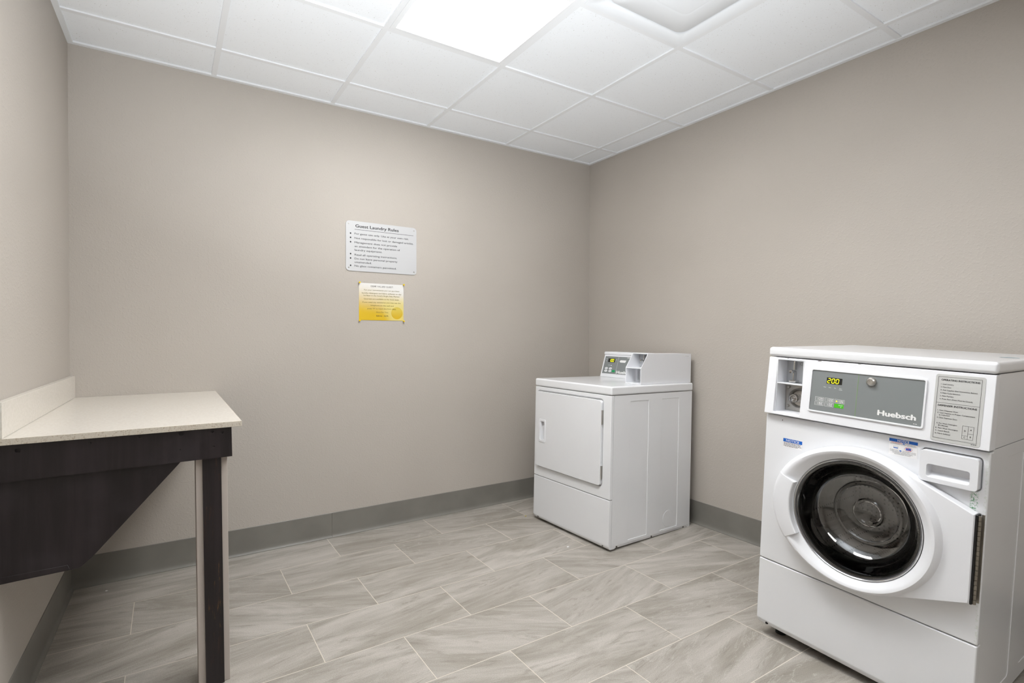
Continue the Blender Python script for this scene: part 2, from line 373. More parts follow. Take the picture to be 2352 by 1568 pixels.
# ---------------------------------------------------------------- folding counter
ct = empty('folding_counter', (-W, 0, 0))
tag(ct, 'pale quartz folding counter on dark brown supports along the left wall', 'counter')
YN = -1.185; ZT = .9065                                             # near end, top height
cx = lambda x: x + W
lx = lambda y: cx(XL(y))+.001
b = prism(B(), [(lx(0), -.001), (lx(YN), YN), (cx(-2.625), YN), (cx(-2.625), -.001)], ZT-.019, ZT, 'z')
o = new('countertop', b, ['quartz', 'qedge'], ct, bevel=.0015, seg=2)
for p in o.data.polygons:
    if p.normal.y < -.9 or p.normal.x > .9: p.material_index = 1
new('backsplash', prism(B(), [(lx(0), -.001), (lx(YN), YN), (lx(YN)+.0195, YN), (lx(0)+.0195, -.001)], ZT+.0004, ZT+.103, 'z'), 'quartz', ct, bevel=.0015, seg=2)
yA = YN + .012                                                       # face of the near apron board
b = prism(B(), [(lx(YN), ZT-.125), (cx(-2.654), ZT-.121), (cx(-2.656), ZT-.0195), (lx(YN), ZT-.0195)], yA, yA+.019)
for x, z, r in ((cx(-3.2), .869, .007), (cx(-3.036), .873, .003), (cx(-2.803), .8775, .007), (cx(-2.713), .876, .005), (cx(-2.684), .871, .0045), (cx(-2.709), .826, .0028), (cx(-2.805), .826, .0022), (cx(-2.914), .878, .003)):
    b = cut(b, tube_pts(B(), (x, z), r, yA-.01, yA+.006, n=12))
ap = new('end_apron', b, 'dark', ct)
new('front_apron', box(B(), cx(-2.672), cx(-2.656), yA+.0195, -.03, ZT-.121, ZT-.0195), 'dark', ct, bevel=.001, seg=1)
new('rear_apron', box(B(), .03, cx(-2.673), -.05, -.031, ZT-.121, ZT-.0195), 'dark', ct, bevel=.001, seg=1)
# hanging gusset bracket
gz = [(lx(YN), ZT-.108), (cx(-2.789), ZT-.108), (cx(-2.812), .771), (cx(-3.034), .5185), (cx(-3.062), .4935), (cx(-3.071), .490), (lx(YN), .484)]
b = prism(B(), gz, yA+.0195, yA+.058)
gs = new('support_bracket', b, 'dark', ct, bevel=.0015, seg=2)
b = prism(B(), [(lx(YN), .4845), (cx(-3.088), .4915), (cx(-3.094), .507), (lx(YN), .505)], yA+.0178, yA+.0193)
new('edge_strip', b, 'dark', gs, bevel=.001, seg=1)
lg = prism(B(), [(cx(-2.7615), ZT-.122), (cx(-2.7545), 0), (cx(-2.660), 0), (cx(-2.667), ZT-.122)], yA+.030, yA+.118)
lgo = new('leg', lg, 'cream', ct, bevel=.002, seg=2)
new('face_board', prism(B(), [(cx(-2.742), ZT-.1215), (cx(-2.7385), .45), (cx(-2.733), .001), (cx(-2.678), .001), (cx(-2.686), ZT-.1215)], yA+.0195, yA+.0298), 'darkworn', lgo, bevel=.0015, seg=2)

# ---------------------------------------------------------------- wall signs
sx, sz, sw, sh = -1.9375, 1.594, .4535, .3030
sg = empty('rules_sign', (sx, -.0042, sz))
tag(sg, 'silver metal Guest Laundry Rules sign screwed to the back wall above the yellow notice', 'sign')
o = new('panel', prism(B(), rr(0, sw, 0, sh, .022, 8), -.0005, .0037), 'sign', sg, bevel=.0006, seg=2)
b = B(); U = lambda f: f*sw; V = lambda f: (1-f)*sh
text(b, 'Guest Laundry Rules', U(.128), U(.733), V(.124), .0185, bold=.028, y=-.0008)
quad(b, U(.116), U(.952), V(.171), V(.164), -.0008)
for s, e, v in (('For guest use only. Use at your own risk.', .882, .268), ('Not responsible for lost or damaged articles.', .955, .357), ('Management does not provide', .71, .443),
                ('an attendant for the operation of', .752, .52), ('laundry equipment.', .495, .594), ('Read all operating instructions.', .71, .69),
                ('Do not leave personal property', .715, .767), ('unattended.', .348, .837), ('No glass containers permitted.', .70, .912)):
    text(b, s, U(.116), U(e), V(v), .0108, y=-.0008, bold=.016)
for v in (.252, .337, .424, .66, .747, .893):
    b.faces.new([b.verts.new((U(.062)+.0048*math.cos(2*PI*i/14), -.0008, V(v)+.0048*math.sin(2*PI*i/14))) for i in range(14)])
new('lettering', b, 'ink', sg, raw=True)
for u, v in ((.037, .058), (.963, .062), (.037, .935), (.963, .94)):
    b = lathe(B(), [(0, -.0022), (.003, -.0020), (.0042, -.0008), (.0043, -.0004)], (U(u), V(v)), 14)
    box(b, U(u)-.003, U(u)+.003, -.0026, -.0019, V(v)-.0004, V(v)+.0004)
    new('screw', b, 'steel', sg)
nx, nz, nw, nh = -1.858, 1.2970, .2865, .228
nt = empty('guest_notice', (nx, -.0012, nz + nh))
tag(nt, 'small yellow and white printed paper notice pinned to the back wall under the metal sign', 'notice')
b = B(); n = 12
grid = [[b.verts.new((nw*i/n, -.0012*abs(math.sin(PI*i/n))*.8-.0002, -nh*j/n)) for i in range(n+1)] for j in range(n+1)]
for j in range(n):
    for i in range(n): b.faces.new((grid[j][i], grid[j+1][i], grid[j+1][i+1], grid[j][i+1]))
bmesh.ops.solidify(b, geom=b.faces, thickness=-.0002)
new('sheet', b, 'note', nt)
b = B(); text(b, 'DEAR VALUED GUEST:', nw*.256, nw*.76, -nh*.10, .0098, y=-.0019, bold=.006); new('heading', b, 'dgrey', nt, raw=True)
b = B()
for s, u0, u1, v in (('For your convenience you can purchase', .11, .9, .2), ('laundry detergent and fabric softener on the', .06, .945, .283), ("1st floor in the hotel's Bright Side Market.", .095, .91, .35),
        ('Quarters are available at the front desk.', .105, .895, .44), ('If you need any assistance you may use the', .075, .93, .53), ('telephone on the wall and', .25, .767, .613),
        ('press "0" to reach the front desk.', .18, .83, .70), ('Here For You,', .375, .65, .795)):
    text(b, s, nw*u0, nw*u1, -nh*v, .0078, y=-.0019)
new('lettering', b, 'olive', nt, raw=True)
b = B(); text(b, 'Sabina - G.M.', nw*.375, nw*.65, -nh*.895, .0078, y=-.0019, bold=.01); new('signature', b, 'ink', nt, raw=True)
for nm, u, v in (('top left', 0, 0), ('top right', 1, 0), ('bottom left', 0, 1), ('bottom right', 1, 1)):
    x = nx + (nw*u + (.002 if u == 0 else -.001)); z = nz + nh - nh*v + (.001 if v == 0 else -.003)
    b = lathe(B(), [(.0006, .0), (.0006, -.004), (.0045, -.0042), (.005, -.006), (.0035, -.008), (.0032, -.011), (.0052, -.0135), (.0052, -.0155), (.004, -.017), (0, -.0173)], n=16)
    q = new('push_pin', b, 'pin', None, loc=(x, -.0016 if 0 else -.0005, z))
    tag(q, f'yellow push pin at the {nm} corner of the yellow notice', 'push pin', 'yellow push pins holding the notice')

# ---------------------------------------------------------------- washer (X right across the front, Y into the machine, Z up)
RWx, RWy, RWz = .0028, .0475, -1.5629
ws = empty('washing_machine', (-.8455, -1.972, 0.0), (RWx, RWy, RWz))
tag(ws, 'large white front-loading washing machine with round glass door at the right', 'washing machine')
w = .683; Zt, Zl, Z1, Z2, Zb = 1.16, 1.123, .900, .3165, .0455
PC = (.345, .592)
yp = lambda z: .003 - (1.123 - z)*.0897
slant = lambda c: Vector((c.x, c.y + yp(c.z), c.z))
drumcut = lambda: tube_pts(B(), PC, .212, -.05, .55, n=64)
# cabinet
b = B(); box(b, .003, w-.003, .034, .693, Zb+.004, Z1-.001)
b = cut(b, drumcut())
for z0, y0, y1 in ((.07, .17, .345), (.07, .46, .63)): 
    b = cut(b, prism(B(), rr(y0, y1, .10, .86, .012, 4), w-.005, w+.01, 'x'))
new('cabinet', b, 'enamel', ws, bevel=.0015, seg=2)
cc = box(B(), .0285, .1365, -.1, .07, .909, 1.1165)
b = B(); box(b, .003, w-.003, .034, .693, Z1+.001, Zl)
b = cut(b, box(B(), .0285, .1365, .0, .07, .909, 1.1165))
new('upper_cabinet', b, 'enamel', ws, bevel=.0015, seg=2)
# lid
b = box(B(), -.003, w+.004, -.001, .695, Zl+.0015, Zt)
new('lid', b, 'enamel', ws, bevel=.011, seg=4)
b = B(); quad(b, 0, 0, 0, 0, 0) if 0 else None
b.faces.new([b.verts.new(p) for p in ((.60, .33, Zt+.0004), (.632, .318, Zt+.0004), (.655, .335, Zt+.0004), (.648, .362, Zt+.0004), (.612, .36, Zt+.0004))])
new('sticker_remnant', b, 'teal', ws, raw=True)['label'] = 'faded blue sticker scrap on the lid'
# control panel
b = box(B(), 0, w, 0, .0345, Z1+.0015, Zl-.0015)
b = cut(b, prism(B(), rr(.035, .1365, .9095, 1.1165, .006, 3), -.02, .1))
cp = new('control_panel', b, 'plastic', ws, bevel=.005, seg=3, warp=lambda c: Vector((c.x, c.y + yp(c.z)*(1 if c.y < .02 else 0), c.z)))
# coin box recess
b = B()
for q in ((.0355, .1345, .0695, .0697, .911, 1.115),): box(b, .0355, .136, .066, .0695, .9105, 1.115)
new('coin_plate', b, 'galv', cp)
b = B(); box(b, .0345, .0375, .0, .068, .9095, 1.1165); box(b, .1340, .137, .0, .068, .9095, 1.1165); box(b, .0375, .134, -.002, .068, .9095, .9125); box(b, .0375, .134, .0, .068, 1.1135, 1.1165)
new('coin_housing', b, 'plastic', cp)
b = B(); prism(b, [(-.004, 1.0215), (.068, 1.0185), (.068, 1.0225), (-.004, 1.0255)], .0375, .134, 'x')
new('coin_shelf', b, 'plastic', cp, bevel=.0008, seg=1)
b = B(); prism(b, rr(.0716, .0764, 1.074, 1.108, .0023, 4), .050, .0655); prism(b, rr(.0725, .0755, 1.078, 1.105, .0014, 4), .0485, .0505)
lathe(b, [(0, .028), (.006, .029), (.0075, .032), (.007, .040), (.0035, .042), (.0035, .066)], (.0715, 1.068), 20)
box(b, .0725, .0765, .044, .0655, 1.034, 1.066); prism(b, rr(.063, .087, 1.0265, 1.034, .002, 3), .036, .0655)
new('coin_slot', b, 'chrome', cp)
b = B(); frame(b, [(.1+.0135*math.cos(PI/3*i), 1.0985+.0075*math.sin(PI/3*i)) for i in range(6)], [(.1+.0125*math.cos(PI/3*i), 1.0985+.0066*math.sin(PI/3*i)) for i in range(6)], .0652, .0658)
text(b, '25c', .0945, .1055, 1.0962, .005, y=.0655); new('coin_mark', b, 'dgrey', cp, raw=True)
b = B(); box(b, .0385, .133, .0640, .0659, .9135, 1.0175); lathe(b, [(.0395, .0645), (.0385, .050), (.036, .047), (.0335, .050), (.029, .063), (.018, .0642)], (.0955, .965), 40)
new('lock_cup', b, 'steel', cp)
b = lathe(B(), [(.0165, .064), (.0165, .036), (.0150, .032), (.0118, .0315), (.0112, .034), (.0112, .038), (.006, .038), (.006, .033), (.0048, .0325), (.0045, .036), (0, .036)], (.0845, .9655), 28)
new('coin_lock', b, 'chrome', cp)
for x, z in ((.050, 1.004), (.050, .930)):
    new('bolt', lathe(B(), [(0, .056), (.0045, .0565), (.006, .060), (.006, .064)], (x, z), 12), 'steel', cp)
# grey fascia
b = frame(B(), rr(.1655, .5215, .9355, 1.0925, .008), rr(.171, .516, .941, 1.087, .0045), -.0045, .003)
fr_ = new('fascia_frame', b, 'plastic', cp, bevel=.001, seg=2, warp=slant)
fa = new('fascia', prism(B(), rr(.1708, .5162, .9408, 1.0872, .004), -.0015, .003), 'grey', cp, warp=slant)
yy = -.0019
b = B(); prism(b, rr(.2225, .274, 1.0425, 1.0645, .001, 2), yy-.0002, -.001); new('display', b, 'screen', fa, warp=slant)
b = B()
def seg7(b, x, z, wd, ht, segs, y, t=.0022, sh=.12):
    P_ = {'a': ((0, 1), (1, 1)), 'b': ((1, 1), (1, .5)), 'c': ((1, .5), (1, 0)), 'd': ((0, 0), (1, 0)), 'e': ((0, .5), (0, 0)), 'f': ((0, 1), (0, .5)), 'g': ((0, .5), (1, .5))}
    for s in segs:
        (ax, az), (bx, bz) = P_[s]; A = Vector((x+ax*wd+az*ht*sh, z+az*ht)); C = Vector((x+bx*wd+bz*ht*sh, z+bz*ht)); d = (C-A).normalized(); nn = Vector((-d.y, d.x))*t/2
        A = A + d*.0005; C = C - d*.0005
        b.faces.new([b.verts.new((p.x, y, p.y)) for p in (A, A+nn+d*t/2, C+nn-d*t/2, C, C-nn-d*t/2, A-nn+d*t/2)])
for i, s in enumerate(('abged', 'abcdef', 'abcdef')): seg7(b, .2255 + i*.0138, 1.0455, .0088, .0155, s, yy-.0005)
new('digits', b, 'yled', fa, raw=True, warp=slant)
b = B()
for s, x, z in (('Wash', .218, 1.029), ('Rinse', .2355, 1.029), ('Spin', .253, 1.029), ('Door', .2715, 1.029), ('Locked', .2715, 1.0245)): text(b, s, x, None, z-.001, .0026, 'C', y=yy, bold=.01)
new('indicator_text', b, 'white', fa, raw=True, warp=slant)
b = B(); kk = 0
for (x0, x1, z0, z1) in ((.1885, .2195, .977, .991), (.2225, .253, .977, .991), (.2565, .288, .977, .991), (.1885, .2195, .961, .9745), (.2225, .253, .961, .9745)):
    outline(b, x0, x1, z0, z1, .0007, yy); outline(b, x0+.003, x0+.008, z0+.0035, z1-.0035, .0004, yy); quad(b, x0+.010, x0+.0106, z0+.002, z1-.002, yy); quad(b, x0+.0117, x0+.0125, z0+.003, z1-.003, yy)
    for i in range(3): dashes(b, x0+.0145, x1-.003, z0+.0025+i*.0035, .0017, yy)
new('key_outlines', b, 'white', fa, raw=True, warp=slant)
new('start_key', quad(B(), .2555, .2865, .961, .975, yy), 'lime', fa, raw=True, warp=slant)['label'] = 'bright green start key'
b = B(); text(b, 'START', .270, .284, .969, .003, y=yy-.0002, bold=.01); frame(b, [(.278+.0016*math.cos(PI/4*i), .965+.0016*math.sin(PI/4*i)) for i in range(8)], [(.278+.001*math.cos(PI/4*i), .965+.001*math.sin(PI/4*i)) for i in range(8)], yy-.0003, yy-.0002)
new('start_text', b, 'white', fa, raw=True, warp=slant)
new('indicator_lamp', tube_pts(B(), (.2622, .984), .0022, yy-.0005, yy, n=8), 'yled', fa, warp=slant)
b = quad(B(), .3245, .3253, .9412, 1.0868, yy); new('divider_line', b, mat('pale_green_line', (140, 190, 90), .5), fa, raw=True, warp=slant)
b = text(B(), 'Huebsch', .393, .499, .9585, .0165, y=yy, bold=.06); text(b, '.', .5005, .502, .9585, .003, y=yy)
new('logo', b, 'white', fa, raw=True, warp=slant)['label'] = 'white maker lettering'
b = dashes(B(), .494, .505, .9465, .0016, yy); new('part_number', b, 'white', fa, raw=True, warp=slant)
b = lathe(B(), [(.0150, .0), (.0150, -.006), (.0138, -.009), (.0095, -.0125), (.0085, -.0125), (.0083, -.011), (.0068, -.011), (.0066, -.0122), (.0045, -.0122), (.0043, -.0105), (0, -.0105)], (.3655, 1.0655), 32)
new('key_lock', b, 'steel', cp, warp=slant)
# instruction label
lb = new('instruction_label', prism(B(), rr(.541, .6605, .9075, 1.112, .007), -.0011, .001), 'label', cp, warp=slant)
b = B(); y_ = -.0015
outline(b, .5475, .6525, .9165, 1.1045, .0007, y_); quad(b, .5475, .6525, 1.0245, 1.0252, y_)
text(b, 'OPERATING INSTRUCTIONS', .5555, .6475, 1.0925, .0052, y=y_, bold=.03)
for s, z, e in (('1. Load Laundry.', 1.0825, .587), ('2. Close Door.', 1.0735, .582), ('3. Add Supplies (See Instructions Below).', 1.0645, .645), ('4. Make Cycle Selection.', 1.0555, .605), ('5. Make Payment.', 1.0465, .5895), ('6. Press Start (Door Must be Closed).', 1.0375, .6355)):
    text(b, s, .5555, e, z-.0025, .0037, y=y_, bold=.008)
text(b, 'DISPENSER INSTRUCTIONS', .5525, .6465, 1.0145, .0052, y=y_, bold=.03)
for s, z, x, e in (('1. Open Dispenser Door.', 1.0025, .553, .604), ('2. Load Supplies in Proper Compartment', .995, .553, .644), ('as Indicated.', .9885, .5575, .585), ('3. Close Dispenser Door.', .980, .553, .604),
        ('A. Pre Wash Detergent', .963, .553, .604), ('(If Offered)', .9565, .558, .582), ('B. Main Wash Detergent', .9485, .552, .607), ('C. Liquid Bleach', .9405, .552, .587), ('D. Fabric Softener', .932, .552, .5905)):
    text(b, s, x, e, z-.0025, .0036, y=y_, bold=.008)
outline(b, .617, .6440, .9255, .9645, .0006, y_); quad(b, .6305, .6311, .9255, .9645, y_); quad(b, .617, .6305, .9355, .9361, y_); quad(b, .6311, .6440, .9425, .9431, y_)
for s, x, z in (('D', .6238, .948), ('A', .6375, .9525), ('C', .6238, .929), ('B', .6375, .932)): text(b, s, x, None, z, .0042, 'C', y=y_, bold=.01)
dashes(b, .640, .6525, .9125, .0015, y_)
new('lettering', b, 'ink', lb, raw=True, warp=slant)
# front panel
b = box(B(), 0, w, 0, .0335, Z2+.0015, Z1-.0045); b = cut(b, drumcut(), prism(B(), rr(.5165, .6665, .7745, .8765, .012), -.05, .012))
fp = new('front_panel', b, 'front', ws, bevel=.0045, seg=3)
b = box(B(), 0, w, 0, .0335, Zb+.022, Z2-.0015)
b = prism(B(), [(0, Z2-.0015), (.0335, Z2-.0015), (.0335, Zb), (.016, Zb), (.0, Zb+.026)], 0, w, 'x')
kp = new('kick_panel', b, 'enamel', ws, bevel=.0045, seg=3)
new('screw', lathe(B(), [(0, .003), (.004, .004), (.0055, .008), (.0055, .014)], (.040, Zb+.012), 14), 'black', kp)
# chips in the enamel
for x0, x1, z0, z1, par, wp in ((.070, .079, 1.1195, 1.1212, cp, slant), (.184, .198, 1.1190, 1.1212, cp, slant), (.318, .329, 1.1200, 1.1212, cp, slant), (.0645, .0675, .8775, .8835, fp, None)):
    b = B(); b.faces.new([b.verts.new((x, -.0006, z)) for x, z in ((x0, z0+.0006), ((x0+x1)/2, z0), (x1, z0+.0008), (x1-.001, z1), (x0+.001, z1))]); new('paint_chip', b, 'chip', par, raw=True, warp=wp)
# detergent drawer
b = prism(B(), rr(.5195, .6635, .7775, .8735, .010), -.022, .010)
rc = B(); A = [rc.verts.new((p[0], -.03, p[1])) for p in rr(.537, .6455, .7885, .8325, .007)]; C = [rc.verts.new((p[0]*.9+.0591, .008, p[1]*.62+.316)) for p in rr(.537, .6455, .7885, .8325, .007)]
rc.faces.new(A); rc.faces.new(C[::-1])
for i in range(len(A)): rc.faces.new((A[i], C[i], C[(i+1) % len(A)], A[(i+1) % len(A)]))
b = cut(b, rc)
new('detergent_drawer', b, 'plastic', ws, bevel=.0028, seg=3)
# stickers
st = new('notice_sticker', prism(B(), rr(.073, .1455, .7785, .8125, .0005, 1), -.0003, .0005), 'sticker', fp)
new('blue_band', quad(B(), .073, .1455, .7995, .8125, -.0005), 'blue', st, raw=True)
new('lettering', text(B(), 'NOTICE', .0845, .134, .8022, .0078, y=-.0008, bold=.02), 'white', st, raw=True)
b = B()
for i in range(4): dashes(b, .0755, .142 if i < 3 else .13, .7955-.0042*i, .0019, -.0005)
new('fine_print', b, 'dgrey', st, raw=True)
st = new('notice_sticker', prism(B(), rr(.4265, .5055, .8335, .8875, .0005, 1), -.0003, .0005), 'sticker', fp)
st['label'] = 'larger notice sticker with detergent pictures'
new('blue_band', quad(B(), .4265, .5055, .8775, .8875, -.0005), 'blue', st, raw=True)
new('lettering', text(B(), 'NOTICE', .450, .482, .8792, .0068, y=-.0008, bold=.02), 'white', st, raw=True)
b = text(B(), 'HIGH EFFICIENCY', .4325, .4635, .8735, .0027, y=-.0006, bold=.015); new('red_text', b, 'red', st, raw=True)
b = B(); text(b, 'DETERGENT IS', .4715, .499, .8735, .0027, y=-.0006, bold=.005); text(b, 'RECOMMENDED FOR BEST PERFORMANCE', .430, .502, .8695, .0025, y=-.0006)
for s, z, x0, x1 in (('IF USING NON', .8495, .430, .453), ('DETERGENT, AVOID', .8495, .466, .502), ('OVERSUDSING BY USING ONLY 1/4 THE', .8455, .430, .502), ("DETERGENT MANUFACTURER'S", .8415, .438, .494), ('RECOMMENDED AMOUNT.', .8375, .443, .489)): text(b, s, x0, x1, z, .0024, y=-.0006)
outline(b, .4395, .4525, .8565, .8635, .0004, -.0005)
new('fine_print', b, 'ink', st, raw=True)
b = quad(B(), .440, .452, .8568, .8595, -.0006); quad(b, .474, .488, .856, .8635, -.0006)
for cx_, cz_ in ((.4675, .8747), (.4595, .8505)): b.faces.new([b.verts.new((cx_+.0034*math.cos(PI/6*i), -.0006, cz_+.0018*math.sin(PI/6*i))) for i in range(12)])
new('blue_pictogram', b, 'blue', st, raw=True)
el = lambda rx, rz: [(.481+rx*math.cos(PI/10*i), .8597+rz*math.sin(PI/10*i)) for i in range(20)]
b = frame(B(), el(.0110, .0062), el(.0103, .0056), -.0009, -.0008); b.faces.new([b.verts.new(p) for p in ((.4725, -.0009, .8635), (.4735, -.0009, .8642), (.4895, -.0009, .8557), (.4885, -.0009, .855))]); new('red_pictogram', b, 'red', st, raw=True)
# door
def hull(pts):
    pts = sorted(set(pts)); 
    def half(ps):
        h = []
        for p in ps:
            while len(h) >= 2 and (h[-1][0]-h[-2][0])*(p[1]-h[-2][1]) - (h[-1][1]-h[-2][1])*(p[0]-h[-2][0]) <= 0: h.pop()
            h.append(p)
        return h[:-1]
    return half(pts) + half(pts[::-1])
RX, RZ = .279, .242
ell = lambda a, k=1.: (PC[0]+RX*k*math.cos(a)*(1 if math.cos(a) < 0 else .90), PC[1]+RZ*k*math.sin(a))
hp = hull([ell(2*PI*i/180) for i in range(180)] + [(.6645, .714), (.6645, .449), (.666, .711), (.666, .452)])
def ray_hull(a):
    d = (math.cos(a), math.sin(a)); best = 0
    for i in range(len(hp)):
        p, q = hp[i], hp[(i+1) % len(hp)]; ex, ez = q[0]-p[0], q[1]-p[1]; den = d[0]*ez - d[1]*ex
        if abs(den) < 1e-12: continue
        t = ((p[0]-PC[0])*ez - (p[1]-PC[1])*ex)/den; s = ((p[0]-PC[0])*d[1] - (p[1]-PC[1])*d[0])/den
        if t > 0 and -1e-6 <= s <= 1+1e-6: best = max(best, t)
    return best
angs = sorted(set([2*PI*i/180 for i in range(180)] + [math.atan2(.714-PC[1], .6645-PC[0]) % (2*PI), math.atan2(.449-PC[1], .6645-PC[0]) % (2*PI)]))
b = B(); rows = []
for a in angs:
    R_ = ray_hull(a); ex, ez = ell(a); re = min(math.hypot(ex-PC[0], ez-PC[1]), R_)
    r0 = .2015; wing = max(0, R_ - re)
    t = min(1, wing/.03)
    rd = lambda k: r0 + (re - r0)*k
    prof = [(r0, -.006), (r0, -.028), (r0+.002, -.034), (r0+.007, -.0375), (rd(.42), -.050), (rd(.58), -.0545), (rd(.72), -.0555), (rd(.85), -.0520), (rd(.96), -.0435 - .0*t)]
    prof += [(re + (R_-re)*.02 + .0, -.0385), (re + (R_-re)*.5, -.0375), (R_-.003 if wing > .004 else R_-.0002, -.0365), (R_, -.033), (R_, -.003), (rd(.5), -.003)]
    rows.append([b.verts.new((PC[0]+r*math.cos(a), y, PC[1]+r*math.sin(a))) for r, y in prof])
n = len(rows)
for i in range(n):
    A, C = rows[i], rows[(i+1) % n]
    for j in range(len(A)):
        k = (j+1) % len(A); b.faces.new((A[j], A[k], C[k], C[j]))
dr = new('door', b, 'plastic', ws)
# door grip pad on the left of the ring
a0, a1 = math.radians(158), math.radians(212)
b = B(); rows = []; NN = 24
for i in range(NN+1):
    a = a0 + (a1-a0)*i/NN; ex, ez = ell(a); re = math.hypot(ex-PC[0], ez-PC[1])
    prof = [(.2055, -.030), (.206, -.0575), (.209, -.0605), (.22, -.0605), (re-.016, -.0560), (re-.004, -.047), (re-.002, -.036)]
    rows.append([b.verts.new((PC[0]+r*math.cos(a), y, PC[1]+r*math.sin(a))) for r, y in prof])
for A, C in zip(rows, rows[1:]):
    for j in range(len(A)): k = (j+1) % len(A); b.faces.new((A[j], A[k], C[k], C[j]))
b.faces.new(rows[0]); b.faces.new(rows[-1][::-1])
new('door_handle', b, 'plastic', dr, bevel=.0012, seg=2)
b = lathe(B(), [(.2014, -.030), (.2014, -.0345), (.1992, -.0365), (.1970, -.0345), (.1970, -.0300)], PC, 96, closed=True)
new('chrome_ring', b, 'chrome', dr)
b = lathe(B(), [(.1969, -.031), (.1969, -.0335), (.1935, -.0325), (.1925, -.020), (.193, -.006), (.201, -.006), (.201, -.029)], PC, 96, closed=True)
new('rubber_seal', b, 'gasket', dr)
o_ = [(.1925, -.0300), (.190, -.0305), (.1875, -.026), (.184, -.010), (.176, .020), (.166, .045), (.150, .064), (.128, .076), (.112, .080), (.108, .0775), (.100, .0770), (.096, .0815), (.07, .085), (.050, .0855), (.046, .083), (.040, .083), (.036, .086), (0, .087)]
i_ = [(0, .081), (.034, .080), (.040, .0765), (.046, .0765), (.050, .0795), (.07, .079), (.093, .0755), (.099, .071), (.108, .071), (.112, .074), (.126, .0705), (.146, .0595), (.161, .042), (.171, .0185), (.179, -.011), (.1835, -.027), (.1865, -.0325), (.1925, -.0335)]
b = lathe(B(), o_ + i_, PC, 96, closed=True)
new('door_glass', b, 'glass', dr)
b = B()
box(b, .6738, .6800, -.0025, -.0003, .447, .711)
for i in range(18): tube_pts(b, (.6735, -.022), .0050, .448+i*.01462, .448+(i+1)*.01462-.0012, 'z', 12)
hg = new('door_hinge', b, 'hinge', ws)
new('hinge_gap_shade', box(B(), .6664, .6708, -.0335, -.001, .448, .713), 'black', dr)  # black strip stands in for the shaded gap beside the hinge
if 1: pass
hg['label'] = 'metal piano hinge'
# gasket and drum
b = lathe(B(), [(.2115, .002), (.208, -.001), (.204, .004), (.202, .02), (.198, .035), (.200, .055), (.2115, .055)], PC, 80, closed=True)
new('door_gasket', b, 'gasket', ws)
b = lathe(B(), [(.2115, .0555), (.203, .0555), (.203, .060), (.2075, .066), (.2075, .44), (.200, .452), (.15, .455), (.11, .440), (.06, .436), (0, .436), (0, .448), (.2, .46), (.2115, .45)], PC, 96)
dm = new('drum', b, 'drum', ws)
for i in range(3):
    a = math.radians(100 + 120*i); b = B(); ca, sa = math.cos(a), math.sin(a)
    prof = [(-.028, .207), (-.018, .185), (-.007, .165), (.007, .165), (.018, .185), (.028, .207)]
    pts = [(PC[0]+r*ca - t*sa, PC[1]+r*sa + t*ca) for t, r in prof]
    prism(b, pts, .085, .43); new('lifter', b, 'steel', dm, bevel=.003, seg=2)
for x, y in ((.06, .08), (.62, .08), (.06, .62), (.62, .62)):
    lift = -(-x*math.sin(RWy))                                          # keep the foot on the floor under the leaning cabinet
    zf = x*math.sin(RWy) - y*.0028
    b = B(); tube_pts(b, (x, y), .012, zf+.012, Zb+.006, 'z', 16); tube_pts(b, (x, y), .021, zf+.003, zf+.014, 'z', 20)
    new('foot', b, 'black', ws)
b = box(B(), .03, .65, .05, .67, Zb-.006, Zb+.006); new('base_pan', b, 'black', ws)

# ---------------------------------------------------------------- dryer
dy = empty('tumble_dryer', (-.8251, -.3871, 0.0), (-.0184, .0055, -1.5327))
tag(dy, 'white tumble dryer with coin box on top standing in the back right corner', 'dryer')
w = .683; D = .7247; zt, zl, z1, zb = .9242, .8742, .2929, .0155
b = box(B(), .002, w-.001, .022, D-.003, zb, zl-.001)
sp = lambda y0, y1, x0, x1: prism(B(), rr(y0, y1, .045, .836, .005, 3), x0, x1, 'x')
b = cut(b, sp(.153, .314, w-.004, w+.01), sp(.431, .594, w-.004, w+.01))
ring = lambda r: [(.511+r*math.cos(2*PI*i/32), .104+r*1.0*math.sin(2*PI*i/32)) for i in range(32)]
b = cut(b, box(B(), w-.0075, w+.01, .05, .70, -.01, .030))
cb = new('cabinet', b, 'enamel', dy, bevel=.0016, seg=2)
b = prism(B(), ring(.050), w-.0045, w-.0022, 'x'); new('knockout', b, 'enamel', cb, bevel=.001, seg=1)
for y in (.07, .365, .665):
    b = B(); tube_pts(b, (y, .021), .0052, w-.0078, w-.0052, 'x', 12); new('screw', b, 'dgrey', cb)
b = box(B(), -.002, w+.003, -.003, D+.001, zl+.001, zt); new('lid', b, 'enamel', dy, bevel=.010, seg=4)
# front panel with the door pocket
b = box(B(), 0, w, 0, .0215, z1+.0015, zl-.0015); b = cut(b, prism(B(), rr(.0255, .6215, .356, .8505, .022, 6), -.02, .012))
fpn = new('front_panel', b, 'enamel', dy, bevel=.0035, seg=3)
b = prism(B(), [(0, z1-.0015), (.0215, z1-.0015), (.0215, zb), (.012, zb), (.0, zb+.022)], 0, w, 'x')
kp = new('kick_panel', b, 'enamel', dy, bevel=.0035, seg=3)
for x in (.045, .63):
    new('screw', lathe(B(), [(0, .002), (.004, .003), (.0055, .006), (.0055, .01)], (x, zb+.011), 12), 'dgrey', kp)
b = prism(B(), rr(.0305, .6165, .3615, .8425, .018, 6), -.013, .009)
b = cut(b, prism(B(), rr(.072, .117, .534, .654, .006), -.03, .004))
dd = new('door', b, 'enamel', dy, bevel=.0030, seg=3)
b = frame(B(), rr(.0625, .1265, .521, .667, .009), rr(.0735, .1155, .5355, .6525, .006), -.0165, -.0125)
box(b, .072, .0800, -.013, .003, .535, .653)
